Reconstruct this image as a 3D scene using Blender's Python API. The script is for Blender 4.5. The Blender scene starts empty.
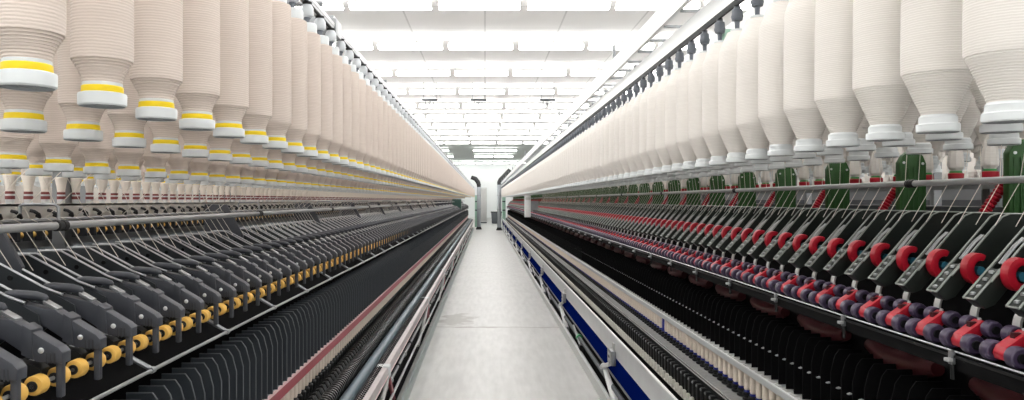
import bpy, bmesh, math, random
from mathutils import Vector
random.seed(7)
SC = bpy.context.scene
COL = SC.collection
PI = math.pi
F = 760.0            # focal length in pixels of a 1024 wide frame
CAMZ = 1.30          # eye height; every Z below is measured from the eye, every X from the eye
Y0, Y1 = 0.55, 35.0  # near and far end of the two frames

# ------------------------------------------------------------------ materials
def srgb(r, g, b):
    f = lambda c: (c/255/12.92) if c/255 <= .04045 else ((c/255+.055)/1.055)**2.4
    return (f(r), f(g), f(b), 1)

def mat(name, col, rough=.5, metal=0., vary=.0, scale=30., spec=.5, bump=0.):
    m = bpy.data.materials.new(name); m.use_nodes = True
    nt = m.node_tree; b = nt.nodes['Principled BSDF']
    b.inputs['Base Color'].default_value = col
    b.inputs['Roughness'].default_value = rough
    b.inputs['Metallic'].default_value = metal
    b.inputs['Specular IOR Level'].default_value = spec
    if vary or bump:
        tc = nt.nodes.new('ShaderNodeTexCoord')
        nz = nt.nodes.new('ShaderNodeTexNoise'); nz.inputs['Scale'].default_value = scale
        nz.inputs['Detail'].default_value = 4
        nt.links.new(tc.outputs['Object'], nz.inputs['Vector'])
        if vary:
            mx = nt.nodes.new('ShaderNodeMix'); mx.data_type = 'RGBA'
            mx.inputs['A'].default_value = tuple(c*(1-vary) for c in col[:3])+(1,)
            mx.inputs['B'].default_value = tuple(min(1, c*(1+vary)) for c in col[:3])+(1,)
            nt.links.new(nz.outputs['Fac'], mx.inputs['Factor'])
            nt.links.new(mx.outputs['Result'], b.inputs['Base Color'])
        if bump:
            bp = nt.nodes.new('ShaderNodeBump'); bp.inputs['Strength'].default_value = bump
            bp.inputs['Distance'].default_value = .002
            nt.links.new(nz.outputs['Fac'], bp.inputs['Height'])
            nt.links.new(bp.outputs['Normal'], b.inputs['Normal'])
    return m

def yarn_mat(name, col, dark, rings=150.):
    """wound roving: fine rings round the package, with wobble"""
    m = bpy.data.materials.new(name); m.use_nodes = True
    nt = m.node_tree; b = nt.nodes['Principled BSDF']
    b.inputs['Roughness'].default_value = .9; b.inputs['Specular IOR Level'].default_value = .1
    tc = nt.nodes.new('ShaderNodeTexCoord')
    oi = nt.nodes.new('ShaderNodeObjectInfo')
    mp = nt.nodes.new('ShaderNodeMapping')
    mp.inputs['Scale'].default_value = (1, 1, 1)
    va = nt.nodes.new('ShaderNodeVectorMath'); va.operation = 'SCALE'; va.inputs['Scale'].default_value = 5.
    cx = nt.nodes.new('ShaderNodeCombineXYZ')
    for i in range(3): nt.links.new(oi.outputs['Random'], cx.inputs[i])
    nt.links.new(cx.outputs[0], va.inputs[0])
    nt.links.new(va.outputs['Vector'], mp.inputs['Location'])
    nt.links.new(tc.outputs['Object'], mp.inputs['Vector'])
    wv = nt.nodes.new('ShaderNodeTexWave'); wv.bands_direction = 'Z'
    wv.inputs['Scale'].default_value = rings/1.9
    wv.inputs['Distortion'].default_value = 1.6; wv.inputs['Detail'].default_value = 2
    wv.inputs['Detail Scale'].default_value = 1.6
    nt.links.new(mp.outputs['Vector'], wv.inputs['Vector'])
    # long thin streaks running round the package
    mp2 = nt.nodes.new('ShaderNodeMapping'); mp2.inputs['Scale'].default_value = (7, 7, 330)
    nt.links.new(mp.outputs['Vector'], mp2.inputs['Vector'])
    nz = nt.nodes.new('ShaderNodeTexNoise'); nz.inputs['Scale'].default_value = 1.; nz.inputs['Detail'].default_value = 3
    nt.links.new(mp2.outputs['Vector'], nz.inputs['Vector'])
    mt = nt.nodes.new('ShaderNodeMath'); mt.operation = 'MULTIPLY'
    nt.links.new(wv.outputs['Fac'], mt.inputs[0]); nt.links.new(nz.outputs['Fac'], mt.inputs[1])
    mx = nt.nodes.new('ShaderNodeMix'); mx.data_type = 'RGBA'
    mx.inputs['A'].default_value = dark; mx.inputs['B'].default_value = col
    mr = nt.nodes.new('ShaderNodeMapRange'); mr.inputs['From Min'].default_value = .0; mr.inputs['From Max'].default_value = .5
    nt.links.new(mt.outputs[0], mr.inputs['Value']); nt.links.new(mr.outputs[0], mx.inputs['Factor'])
    nt.links.new(mx.outputs['Result'], b.inputs['Base Color'])
    bp = nt.nodes.new('ShaderNodeBump'); bp.inputs['Strength'].default_value = .28; bp.inputs['Distance'].default_value = .0025
    nt.links.new(mt.outputs[0], bp.inputs['Height']); nt.links.new(bp.outputs['Normal'], b.inputs['Normal'])
    return m

M = {}
M['yarn_l'] = yarn_mat('rose_cream_roving', (.71, .625, .565, 1), (.61, .525, .47, 1))
M['yarn_r'] = yarn_mat('white_roving', (.80, .765, .725, 1), (.69, .655, .615, 1))
M['cop_yarn'] = yarn_mat('cop_yarn', (.86, .76, .66, 1), (.74, .64, .54, 1), 400)
M['thread'] = mat('roving_thread', (.85, .79, .72, 1), .9, spec=.1)
M['white_plastic'] = mat('white_plastic', (.64, .67, .68, 1), .4)
M['grey_cap'] = mat('grey_cap', (.30, .32, .33, 1), .6)
M['yellow'] = mat('yellow_band', (.90, .66, .01, 1), .45)
M['dark_plastic'] = mat('slate_plastic', (.035,.037,.043, 1), .42, vary=.15, scale=40)
M['slate_light'] = mat('slate_head', (.050,.054,.066, 1), .45, vary=.12, scale=40)
M['plate'] = mat('plate_steel', (.050,.056,.062, 1), .38, .35, vary=.15)
M['plate_glint'] = mat('plate_edge_glint', (.36,.37,.38, 1), .35, .6)  # lighter colour paints the specular glint along the plate edges
M['r_plate'] = mat('olive_steel', (.028,.034,.030, 1), .36, .35, vary=.2)
M['r_glint'] = mat('olive_edge_glint', (.24,.26,.24, 1), .35, .6)  # paler metal paints the glint on the right arms' edges
M['steel'] = mat('steel', (.36,.37,.38, 1), .35, .7, vary=.12)
M['pipe'] = mat('pipe_steel', (.27,.28,.29, 1), .38, .55, vary=.12, scale=12)
M['guide'] = mat('guide_pipe_steel', (.44, .45, .46, 1), .38, .4, vary=.12, scale=12)
M['alu'] = mat('aluminium', (.66, .67, .68, 1), .36, .55, vary=.08, scale=9)
M['alu_dull'] = mat('dull_aluminium', (.50, .50, .49, 1), .5, .4, vary=.15, scale=25)
M['black'] = mat('black_plastic', (.008, .008, .009, 1), .6, spec=.15)
M['black_soft'] = mat('black_rubber', (.018, .018, .02, 1), .6)
M['black_peg'] = mat('peg_black', (.011,.0115,.012, 1), .5, spec=.3)
M['bed'] = mat('machine_black', (.004,.004,.0045, 1), .8, spec=.08)
M['amber'] = mat('amber_rubber', (.80,.47,.10, 1), .5, vary=.1)
M['purple'] = mat('violet_rubber', (.050,.034,.072, 1), .42, vary=.12)
M['red'] = mat('red_plastic', (.42,.007,.022, 1), .38, vary=.06)
M['dark_red'] = mat('dark_red', (.05,.0035,.006, 1), .5)
M['rail_red'] = mat('rail_red', (.40, .07, .09, 1), .4, vary=.12)
M['rail_edge_glint'] = mat('rail_pink_edge_glint', (.92,.66,.66, 1), .35)
M['blue'] = mat('blue_strip', (.0012,.009,.105, 1), .7, spec=.0)
M['blue_tube'] = mat('blue_tube', (.012, .02, .22, 1), .4)
M['cyan'] = mat('teal_insert', (.03, .16, .24, 1), .4)
M['tube_blue'] = mat('slate_blue_tube', (.105,.145,.175, 1), .5, .2, vary=.15, scale=8)
M['pink_beam'] = mat('rose_beam', (.55, .50, .50, 1), .42, .3, vary=.12, scale=20)
M['kerb_l'] = mat('grey_green_kerb', (.33, .39, .38, 1), .4, .2, vary=.1, scale=5)
M['kerb_r'] = mat('pale_kerb', (.62, .63, .62, 1), .45, .2, vary=.08, scale=5)
M['separator'] = mat('separator_plastic', (.042,.050,.060, 1), .42)
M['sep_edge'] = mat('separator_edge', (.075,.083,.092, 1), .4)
M['green'] = mat('dark_green', (.018,.080,.012, 1), .5, vary=.2)
M['pale_green'] = mat('pale_green', (.35, .55, .44, 1), .5)
M['bottle_green'] = mat('bottle_green', (.04, .10, .085, 1), .5)
M['ledge'] = mat('lint_ledge', (.27,.27,.265, 1), .7, vary=.35, scale=40)
M['cream_ledge'] = mat('cream_ledge', (.62, .60, .54, 1), .6, vary=.15, scale=20)
M['white_paint'] = mat('white_paint', (.82, .83, .83, 1), .4)
M['holder_grey'] = mat('holder_grey', (.13, .145, .17, 1), .4)
M['holder_pale'] = mat('holder_pale', (.60, .63, .66, 1), .35)
M['post_grey'] = mat('hose_grey', (.40, .43, .46, 1), .5)
M['box_dark'] = mat('box_dark', (.06, .07, .08, 1), .5)
M['cabinet'] = mat('cabinet_grey', (.62, .63, .61, 1), .5)
M['fascia'] = mat('pale_fascia', (.66, .63, .59, 1), .55, vary=.06, scale=6)

def emit(name, s, col=(1, .985, .96, 1)):
    m = bpy.data.materials.new(name); m.use_nodes = True
    nt = m.node_tree; nt.nodes.clear()
    e = nt.nodes.new('ShaderNodeEmission'); o = nt.nodes.new('ShaderNodeOutputMaterial')
    e.inputs['Color'].default_value = col; e.inputs['Strength'].default_value = s
    nt.links.new(e.outputs[0], o.inputs[0]); return m
M['lamp'] = emit('lit_tube', 12.6)

# ------------------------------------------------------------------ mesh helpers
class MB:
    def __init__(s): s.v = []; s.f = []; s.mi = []; s.mats = []
    def _m(s, m):
        if m not in s.mats: s.mats.append(m)
        return s.mats.index(m)
    def add(s, vs, fs, m):
        o = len(s.v); k = s._m(m)
        s.v += [tuple(p) for p in vs]
        for f in fs: s.f.append(tuple(i+o for i in f)); s.mi.append(k)
    def box(s, a, b, m):
        x0, x1 = sorted((a[0], b[0])); y0, y1 = sorted((a[1], b[1])); z0, z1 = sorted((a[2], b[2]))
        vs = [(x0,y0,z0),(x1,y0,z0),(x1,y1,z0),(x0,y1,z0),(x0,y0,z1),(x1,y0,z1),(x1,y1,z1),(x0,y1,z1)]
        s.add(vs, [(0,3,2,1),(4,5,6,7),(0,1,5,4),(1,2,6,5),(2,3,7,6),(3,0,4,7)], m); return s
    def cbox(s, a, b, m, c=.003):
        """box with chamfered edges (all twelve)"""
        bm = bmesh.new(); bmesh.ops.create_cube(bm, size=1)
        for v in bm.verts:
            v.co = Vector([(a[i]+b[i])/2 + v.co[i]*abs(b[i]-a[i]) for i in range(3)])
        bmesh.ops.bevel(bm, geom=list(bm.edges), offset=c, segments=2, profile=.6, affect='EDGES')
        s.bm(bm, m); return s
    def bm(s, bm, m):
        bm.verts.index_update()
        s.add([v.co[:] for v in bm.verts], [[v.index for v in f.verts] for f in bm.faces], m); bm.free()
    def prism(s, prof, y0, y1, m, bev=0.):
        """closed (x, z) outline pulled from y0 to y1"""
        bm = bmesh.new()
        A = [bm.verts.new((x, y0, z)) for x, z in prof]; B = [bm.verts.new((x, y1, z)) for x, z in prof]
        n = len(prof)
        bm.faces.new(A); bm.faces.new(B[::-1])
        for i in range(n): bm.faces.new((A[i], B[i], B[(i+1) % n], A[(i+1) % n]))
        bmesh.ops.recalc_face_normals(bm, faces=bm.faces[:])
        if bev: bmesh.ops.bevel(bm, geom=list(bm.edges), offset=bev, segments=2, profile=.6, affect='EDGES')
        s.bm(bm, m); return s
    def lathe(s, prof, m, c=(0,0,0), seg=24, axis='z', caps=True):
        vs = []; fs = []
        for (r, h) in prof:
            for i in range(seg):
                a = 2*PI*i/seg; p, q = r*math.cos(a), r*math.sin(a)
                if axis == 'z': vs.append((c[0]+p, c[1]+q, c[2]+h))
                elif axis == 'y': vs.append((c[0]+p, c[1]+h, c[2]+q))
                else: vs.append((c[0]+h, c[1]+p, c[2]+q))
        for j in range(len(prof)-1):
            for i in range(seg):
                k = (i+1) % seg
                fs.append((j*seg+i, j*seg+k, (j+1)*seg+k, (j+1)*seg+i))
        if caps:
            fs.append(tuple(range(seg-1, -1, -1))); fs.append(tuple((len(prof)-1)*seg+i for i in range(seg)))
        s.add(vs, fs, m); return s
    def tube(s, pts, r, m, seg=10, caps=True, rs=None):
        pts = [Vector(p) for p in pts]; vs = []; fs = []; n = len(pts)
        up = None
        for j, p in enumerate(pts):
            t = (pts[min(j+1, n-1)]-pts[max(j-1, 0)]).normalized()
            if up is None:
                up = Vector((0,0,1)) if abs(t.z) < .9 else Vector((1,0,0))
            a = t.cross(up).normalized(); b = a.cross(t).normalized(); up = b
            rr = rs[j] if rs else r
            for i in range(seg):
                w = 2*PI*i/seg; vs.append(p + a*rr*math.cos(w) + b*rr*math.sin(w))
        for j in range(n-1):
            for i in range(seg):
                k = (i+1) % seg; fs.append((j*seg+i, j*seg+k, (j+1)*seg+k, (j+1)*seg+i))
        if caps: fs.append(tuple(range(seg-1,-1,-1))); fs.append(tuple((n-1)*seg+i for i in range(seg)))
        s.add(vs, fs, m); return s
    def merge(s, o, off=(0,0,0)):
        base = len(s.v); ks = [s._m(m) for m in o.mats]
        s.v += [(x+off[0], y+off[1], z+off[2]) for x, y, z in o.v]
        s.f += [tuple(i+base for i in f) for f in o.f]; s.mi += [ks[i] for i in o.mi]; return s
    def mesh(s, name, smooth=35):
        me = bpy.data.meshes.new(name); me.from_pydata(s.v, [], s.f)
        for m in s.mats: me.materials.append(m)
        me.polygons.foreach_set('material_index', s.mi)
        bm = bmesh.new(); bm.from_mesh(me); bmesh.ops.recalc_face_normals(bm, faces=bm.faces[:]); bm.to_mesh(me); bm.free()
        me.shade_smooth(); me.set_sharp_from_angle(angle=math.radians(smooth)); me.update(); return me

def obj(name, data, parent=None, loc=(0,0,0)):
    o = bpy.data.objects.new(name, data); COL.objects.link(o); o.location = loc
    if parent is not None: o.parent = parent
    return o
def tag(o, label=None, cat=None, group=None, kind=None):
    if label: o['label'] = label
    if cat: o['category'] = cat
    if group: o['group'] = group
    if kind: o['kind'] = kind
    return o
def slimmer(g, k):
    g.v = [(x*k, y*k, z) for x, y, z in g.v]; return g
def build(name, mb, parent=None, loc=(0,0,0), **k): return obj(name, mb.mesh(name, **k), parent, loc)
def Z(z): return CAMZ+z
def copy_to(src, parent, loc=None):
    c = src.copy(); COL.objects.link(c); c.parent = parent
    if loc is not None: c.location = loc
    return c
W20 = ('first second third fourth fifth sixth seventh eighth ninth tenth eleventh twelfth thirteenth fourteenth fifteenth '
       'sixteenth seventeenth eighteenth nineteenth twentieth').split()
def nth(i):
    if i <= 20: return W20[i-1]
    s = 'th' if 10 <= i % 100 <= 20 else {1:'st', 2:'nd', 3:'rd'}.get(i % 10, 'th')
    return f'{i}{s}'
def inview(X, y, m=60):
    return abs(X)*F/y <= (485 if X < 0 else 539) + m

def seen(X, z, y, hw=0.):
    """does the photo show the point X across, z above the eye, y away"""
    return -485-hw < X*F/y < 539+hw and abs(z)*F/y < 200

# ------------------------------------------------------------------ the hall
HALL_X, BACK, FRONT, CEIL = 7.2, 56.0, -7.0, 4.12

def floor_mat():
    m = bpy.data.materials.new('worn_epoxy_floor'); m.use_nodes = True
    nt = m.node_tree; b = nt.nodes['Principled BSDF']; N = nt.nodes.new; L = nt.links.new
    tc = N('ShaderNodeTexCoord'); sp = N('ShaderNodeSeparateXYZ'); L(tc.outputs['Object'], sp.inputs[0])
    n1 = N('ShaderNodeTexNoise'); n1.inputs['Scale'].default_value = 1.6; n1.inputs['Detail'].default_value = 8; n1.inputs['Roughness'].default_value = .65
    L(tc.outputs['Object'], n1.inputs['Vector'])
    mp = N('ShaderNodeMapping'); mp.inputs['Scale'].default_value = (14, 2.0, 1); L(tc.outputs['Object'], mp.inputs['Vector'])
    n2 = N('ShaderNodeTexNoise'); n2.inputs['Scale'].default_value = 1.5; n2.inputs['Detail'].default_value = 6; L(mp.outputs[0], n2.inputs['Vector'])
    mx = N('ShaderNodeMix'); mx.data_type = 'RGBA'
    mx.inputs['A'].default_value = (.40, .40, .39, 1); mx.inputs['B'].default_value = (.50, .50, .488, 1)
    av = N('ShaderNodeMath'); av.operation = 'ADD'; L(n1.outputs['Fac'], av.inputs[0]); L(n2.outputs['Fac'], av.inputs[1])
    mr = N('ShaderNodeMapRange'); mr.inputs['From Min'].default_value = .75; mr.inputs['From Max'].default_value = 1.2
    L(av.outputs[0], mr.inputs['Value']); L(mr.outputs[0], mx.inputs['Factor'])
    # transverse cracks
    def crack(y, w, wob):
        nz = N('ShaderNodeTexNoise'); nz.inputs['Scale'].default_value = 3.; nz.inputs['Detail'].default_value = 6
        L(tc.outputs['Object'], nz.inputs['Vector'])
        a = N('ShaderNodeMath'); a.operation = 'MULTIPLY_ADD'; a.inputs[1].default_value = wob; L(nz.outputs['Fac'], a.inputs[0]); L(sp.outputs['Y'], a.inputs[2])
        c = N('ShaderNodeMath'); c.operation = 'SUBTRACT'; c.inputs[1].default_value = y+wob*.5; L(a.outputs[0], c.inputs[0])
        d = N('ShaderNodeMath'); d.operation = 'ABSOLUTE'; L(c.outputs[0], d.inputs[0])
        e = N('ShaderNodeMapRange'); e.inputs['From Min'].default_value = w*.3; e.inputs['From Max'].default_value = w
        e.inputs['To Min'].default_value = 1; e.inputs['To Max'].default_value = 0; L(d.outputs[0], e.inputs['Value']); return e.outputs[0]
    cr = crack(7.75, .035, .30); cr2 = crack(13.6, .03, .6)
    # chipped patch by the left kerb
    vd = N('ShaderNodeVectorMath'); vd.operation = 'DISTANCE'; vd.inputs[1].default_value = (-.32, 8.25, 0)
    n3 = N('ShaderNodeTexNoise'); n3.inputs['Scale'].default_value = 5; n3.inputs['Detail'].default_value = 6; L(tc.outputs['Object'], n3.inputs['Vector'])
    sc = N('ShaderNodeMapping'); sc.inputs['Scale'].default_value = (1, .45, 1); sc.inputs['Location'].default_value = (0, 4.54, 0)
    L(tc.outputs['Object'], sc.inputs['Vector']); L(sc.outputs[0], vd.inputs[0])
    pa = N('ShaderNodeMath'); pa.operation = 'MULTIPLY_ADD'; pa.inputs[1].default_value = -.55; L(n3.outputs['Fac'], pa.inputs[0]); L(vd.outputs['Value'], pa.inputs[2])
    pm = N('ShaderNodeMapRange'); pm.inputs['From Min'].default_value = -.14; pm.inputs['From Max'].default_value = -.08
    pm.inputs['To Min'].default_value = .8; pm.inputs['To Max'].default_value = 0; L(pa.outputs[0], pm.inputs['Value'])
    s1 = N('ShaderNodeMath'); s1.operation = 'MAXIMUM'; L(cr, s1.inputs[0]); L(pm.outputs[0], s1.inputs[1])
    s2 = N('ShaderNodeMath'); s2.operation = 'MULTIPLY_ADD'; s2.inputs[1].default_value = .35; L(cr2, s2.inputs[0]); L(s1.outputs[0], s2.inputs[2]); s2.use_clamp = True
    s3 = N('ShaderNodeMath'); s3.operation = 'MULTIPLY'; s3.inputs[1].default_value = .85; L(s2.outputs[0], s3.inputs[0])
    m2 = N('ShaderNodeMix'); m2.data_type = 'RGBA'; m2.inputs['B'].default_value = (.22, .205, .19, 1)
    L(mx.outputs['Result'], m2.inputs['A']); L(s3.outputs[0], m2.inputs['Factor']); L(m2.outputs['Result'], b.inputs['Base Color'])
    rr = N('ShaderNodeMapRange'); rr.inputs['To Min'].default_value = .30; rr.inputs['To Max'].default_value = .5
    L(n1.outputs['Fac'], rr.inputs['Value']); L(rr.outputs[0], b.inputs['Roughness'])
    return m

def ceil_mat():
    m = bpy.data.materials.new('ceiling_panels'); m.use_nodes = True
    nt = m.node_tree; b = nt.nodes['Principled BSDF']; N = nt.nodes.new; L = nt.links.new
    b.inputs['Roughness'].default_value = .6
    tc = N('ShaderNodeTexCoord'); br = N('ShaderNodeTexBrick')
    br.inputs['Scale'].default_value = 1; br.inputs['Brick Width'].default_value = 1.22; br.inputs['Row Height'].default_value = 1.385
    br.inputs['Mortar Size'].default_value = .014; br.offset = 0
    br.inputs['Color1'].default_value = (.86, .845, .835, 1); br.inputs['Color2'].default_value = (.82, .815, .805, 1)
    br.inputs['Mortar'].default_value = (.62, .61, .60, 1)
    L(tc.outputs['Object'], br.inputs['Vector']); L(br.outputs['Color'], b.inputs['Base Color']); return m

def slab(name, a, b, m):
    return tag(build(name, MB().box(a, b, m)), kind='structure')
wall_m = mat('white_wall', (.88, .90, .90, 1), .7, vary=.03, scale=1.5)
fl = slab('floor', (-HALL_X, FRONT, -.1), (HALL_X, BACK, 0), floor_mat())
slab('ceiling', (-HALL_X, FRONT, CEIL), (HALL_X, 37.2, CEIL+.1), ceil_mat())
slab('ceiling', (-HALL_X, 37.2, CEIL), (HALL_X, BACK, CEIL+.1), mat('grey_ceiling', (.66,.70,.67,1), .7, vary=.05, scale=2))
slab('wall_back', (-HALL_X, BACK, 0), (HALL_X, BACK+.1, CEIL), wall_m)
slab('wall_front', (-HALL_X, FRONT-.1, 0), (HALL_X, FRONT, CEIL), wall_m)
slab('wall_left', (-HALL_X-.1, FRONT, 0), (-HALL_X, BACK, CEIL), wall_m)
slab('wall_right', (HALL_X, FRONT, 0), (HALL_X+.1, BACK, CEIL), wall_m)

# ceiling lights: housing, lit diffuser and a V hanger at each end
h = MB(); h.prism([(-.06, .075), (-.045, .10), (.045, .10), (.06, .075), (.06, .055), (-.06, .055)], -.56, .56, M['white_paint'])
hv = MB()
for v in range(len(h.v)): x, y, z = h.v[v]; h.v[v] = (y, x, z)
dif = MB(); dif.prism([(-.13, .055), (.13, .055), (.115, .02), (.06, .0), (-.06, .0), (-.115, .02)], -.555, .555, M['lamp'])
dif.v = [(y, x, z) for x, y, z in dif.v]
for e in (-.57, .57):
    hv.tube([(e-.03*(1 if e > 0 else -1), -.04, .09), (e, 0, .20)], .006, M['steel'], 6)
    hv.tube([(e-.03*(1 if e > 0 else -1), .04, .09), (e, 0, .20)], .006, M['steel'], 6)
me_h, me_d, me_v = h.mesh('light_housing'), dif.mesh('light_diffuser'), hv.mesh('light_hanger')
rows = [10.42 + 2.77*k for k in range(-5, 15)] + [54.6]
def side_word(n):
    return 'above the aisle' if n == 0 else f'{nth(abs(n))} {"left" if n < 0 else "right"} of the aisle'
lightrow = 0
for k, y in enumerate(rows):  # k == 20 is the row that washes the end wall
    if y > 37 and k % 2 and k < 20: continue
    for n in (range(-5, 6) if y < 37 or k == 20 else (-2, 0, 1)):
        x = -.076 + 1.22*n
        t = obj('ceiling_light', None, None, (x, y, CEIL-.20))
        obj('housing', me_h, t); obj('diffuser', me_d, t); obj('hanger', me_v, t)
        r = k-4
        if r >= 1:
            lab = f'fluorescent ceiling lamp in {nth(r)} row down the hall, {side_word(n)}'
        else:
            lab = f'fluorescent ceiling lamp in {nth(1-r)} row back overhead, {side_word(n)}'
        tag(t, lab, 'ceiling light', 'rows of fluorescent lamps under the ceiling')

# ------------------------------------------------------------------ one spinning frame per side of the aisle
class Side: pass
LS = Side(); LS.s = -1; LS.edge = .50; LS.name = 'left'
RS = Side(); RS.s = 1; RS.edge = .754; RS.name = 'right'
for S, lab in ((LS, 'long spinning frame with dark slate arms, yellow rollers and red ring rail beside the aisle'),
               (RS, 'long spinning frame with red hooks, violet rollers and blue strip beside the aisle')):
    S.L = Vector((S.s*(S.edge+.75), 17., 0.))
    S.root = tag(obj('ring_spinning_frame', None, None, S.L), lab, 'spinning machine', 'spinning frames along the aisle')

def at(S, X=0, y=0, z=0):            # place inside the frame's own coordinates
    return Vector((S.s*X, y, z)) - S.L
def part(S, name, mb, label=None, **k):
    o = build(name, mb, S.root, at(S), **k)
    if label: o['label'] = label
    return o
def bar(S, X0, X1, Za, Zb, m, y0=Y0, y1=Y1, mb=None):
    mb = mb or MB(); mb.box((S.s*X0, y0, Z(Za)), (S.s*X1, y1, Z(Zb)), m); return mb
def pr(S, prof): return [(S.s*x, Z(z)) for x, z in prof]
def rod(S, X, Zz, r, m, y0=Y0, y1=Y1, seg=14, mb=None):
    mb = mb or MB(); mb.tube([(S.s*X, y0, Z(Zz)), (S.s*X, (y0+y1)/2, Z(Zz)), (S.s*X, y1, Z(Zz))], r, m, seg); return mb
def row(S, name, mb, ys, label=None, stuff=None, lod=None, most=100, start=0, **k):
    """a run of the same part: the nearest hundred as parts, the far remainder as one"""
    me = mb.mesh(name, **k); n = 0
    for y in ys[:most]:
        o = obj(name, me, S.root, at(S, 0, y))
        if label: o['label'] = label
    rest = ys[most:]
    if rest:
        g = MB()
        for y in rest: g.merge(lod or mb, (0, y, 0))
        o = part(S, stuff or name, g); o['kind'] = 'stuff'
def ysfrom(y, pitch, X, m=70, end=Y1-.2):
    while inview(X, y-pitch, m): y -= pitch
    out = []
    while y < end:
        if y > .3: out.append(y)
        y += pitch
    return out

SP = {-1: .06575, 1: .06725}
for S in (LS, RS):
    s = S.s; d = S.edge-.5           # right frame stands d further from the eye
    q = lambda X: X+d
    # black inner body; black floor plinths set forward to darken the lit gaps
    g = MB(); bar(S, q(.92), q(1.62), -1.22, -.24 if s < 0 else -.16, M['bed'], mb=g)
    bar(S, q(.76), q(.93), -1.22, -.86, M['bed'], mb=g); bar(S, q(.575) if s < 0 else .83, q(.77), -1.30, -.97 if s < 0 else -1.085, M['bed'], mb=g)
    part(S, 'machine_body', g)
    # creel: top rails (one per row), posts
    for i, u in enumerate((0, .17, .43, .60, .95, 1.2)):
        X = S.edge+u
        if s < 0:
            g = MB(); bar(S, X-.004, X+.016, .557, .580, M['pipe'], mb=g); bar(S, X-.0055, X-.0035, .570, .5815, M['guide'], mb=g); bar(S, X-.0065, X+.002, .553, .5575, M['black'], mb=g)
        else:
            g = MB(); bar(S, X-.008, X+.024, .596, .66, M['white_paint'], mb=g); bar(S, X-.009, X-.003, .578, .597, M['black'], mb=g)
        part(S, 'creel_rail', g)
    y = 2.3
    while y < Y1:
        g = MB()
        for u in (.78, 1.5):
            g.cbox((s*(S.edge+u)-.02, y-.02, Z(-.2)), (s*(S.edge+u)+.02, y+.02, Z(.60)), M['pipe'], .004)
        g.cbox((s*(S.edge-.01), y-.012, Z(.588 if s < 0 else .662)), (s*(S.edge+1.6), y+.012, Z(.60 if s < 0 else .675)), M['pipe'], .003)
        part(S, 'creel_post', g); y += 1.5

# ---- overhead cleaner track on the right frame (two white rails, cross bars)
S = RS
part(S, 'cleaner_track', bar(S, .683, .70, .675, .752, M['white_paint']))
g = MB(); g.box((.695, -.008, Z(.668)), (.79, .008, Z(.677)), M['pipe'])
row(S, 'track_cross_bar', g, ysfrom(1.2, .25, .72), stuff='track_cross_bars')
g = MB(); g.cbox((.682, -.008, Z(.752)), (.698, .008, Z(.83)), M['pipe'], .002); g.cbox((.684, -.02, Z(.752)), (.70, .02, Z(.764)), M['steel'], .002)
me = g.mesh('track_post')
for k in range(11): obj('track_post', me, RS.root, at(RS, 0, 1.06+3.0*k))
# small green tag hanging by the creel rail, and a box on the left rail
g = MB(); g.cbox((.80, 2.55, Z(.52)), (.83, 2.60, Z(.575)), M['pale_green'], .004); part(RS, 'rail_tag', g, 'small green tag on the creel rail')
g = MB(); g.cbox((-.60, 2.50, Z(.545)), (-.49, 2.60, Z(.60)), M['pipe'], .006); g.box((-.59, 2.51, Z(.60)), (-.50, 2.59, Z(.61)), M['steel'])
part(LS, 'sensor_box', g, 'grey box straddling the creel rail')

# ---- bobbin holders hanging from the outer creel rails
def holder(s):
    g = MB()
    if s < 0:
        g.lathe([(.006, .485), (.007, .506), (.010, .509), (.010, .513)], M['holder_grey'], (0, 0, CAMZ), 12)
        g.lathe([(.010, .513), (.0165, .516), (.0180, .521), (.0180, .538), (.013, .547), (.010, .553)], M['holder_pale'], (0, 0, CAMZ), 16)
        g.lathe([(.013, .549), (.014, .556)], M['black_soft'], (0, 0, CAMZ), 12)
    else:
        g.lathe([(.0060, .498), (.0070, .528), (.0085, .534), (.0150, .536), (.0162, .540), (.0162, .562), (.0150, .570), (.0100, .572), (.009, .582)], M['holder_grey'], (0, 0, CAMZ), 16)
        g.lathe([(.0172, .544), (.0178, .548), (.0172, .552)], M['holder_grey'], (0, 0, CAMZ), 16)
    return g
BP = {-1: .1635, 1: .168}
BY = {-1: .83, 1: 1.265}
for S in (LS, RS):
    X = S.s*S.edge
    g = MB(); g.merge(holder(S.s), (X, 0, 0))
    row(S, 'bobbin_holder', g, ysfrom(BY[S.s], BP[S.s], X), stuff='bobbin_holders')

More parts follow.
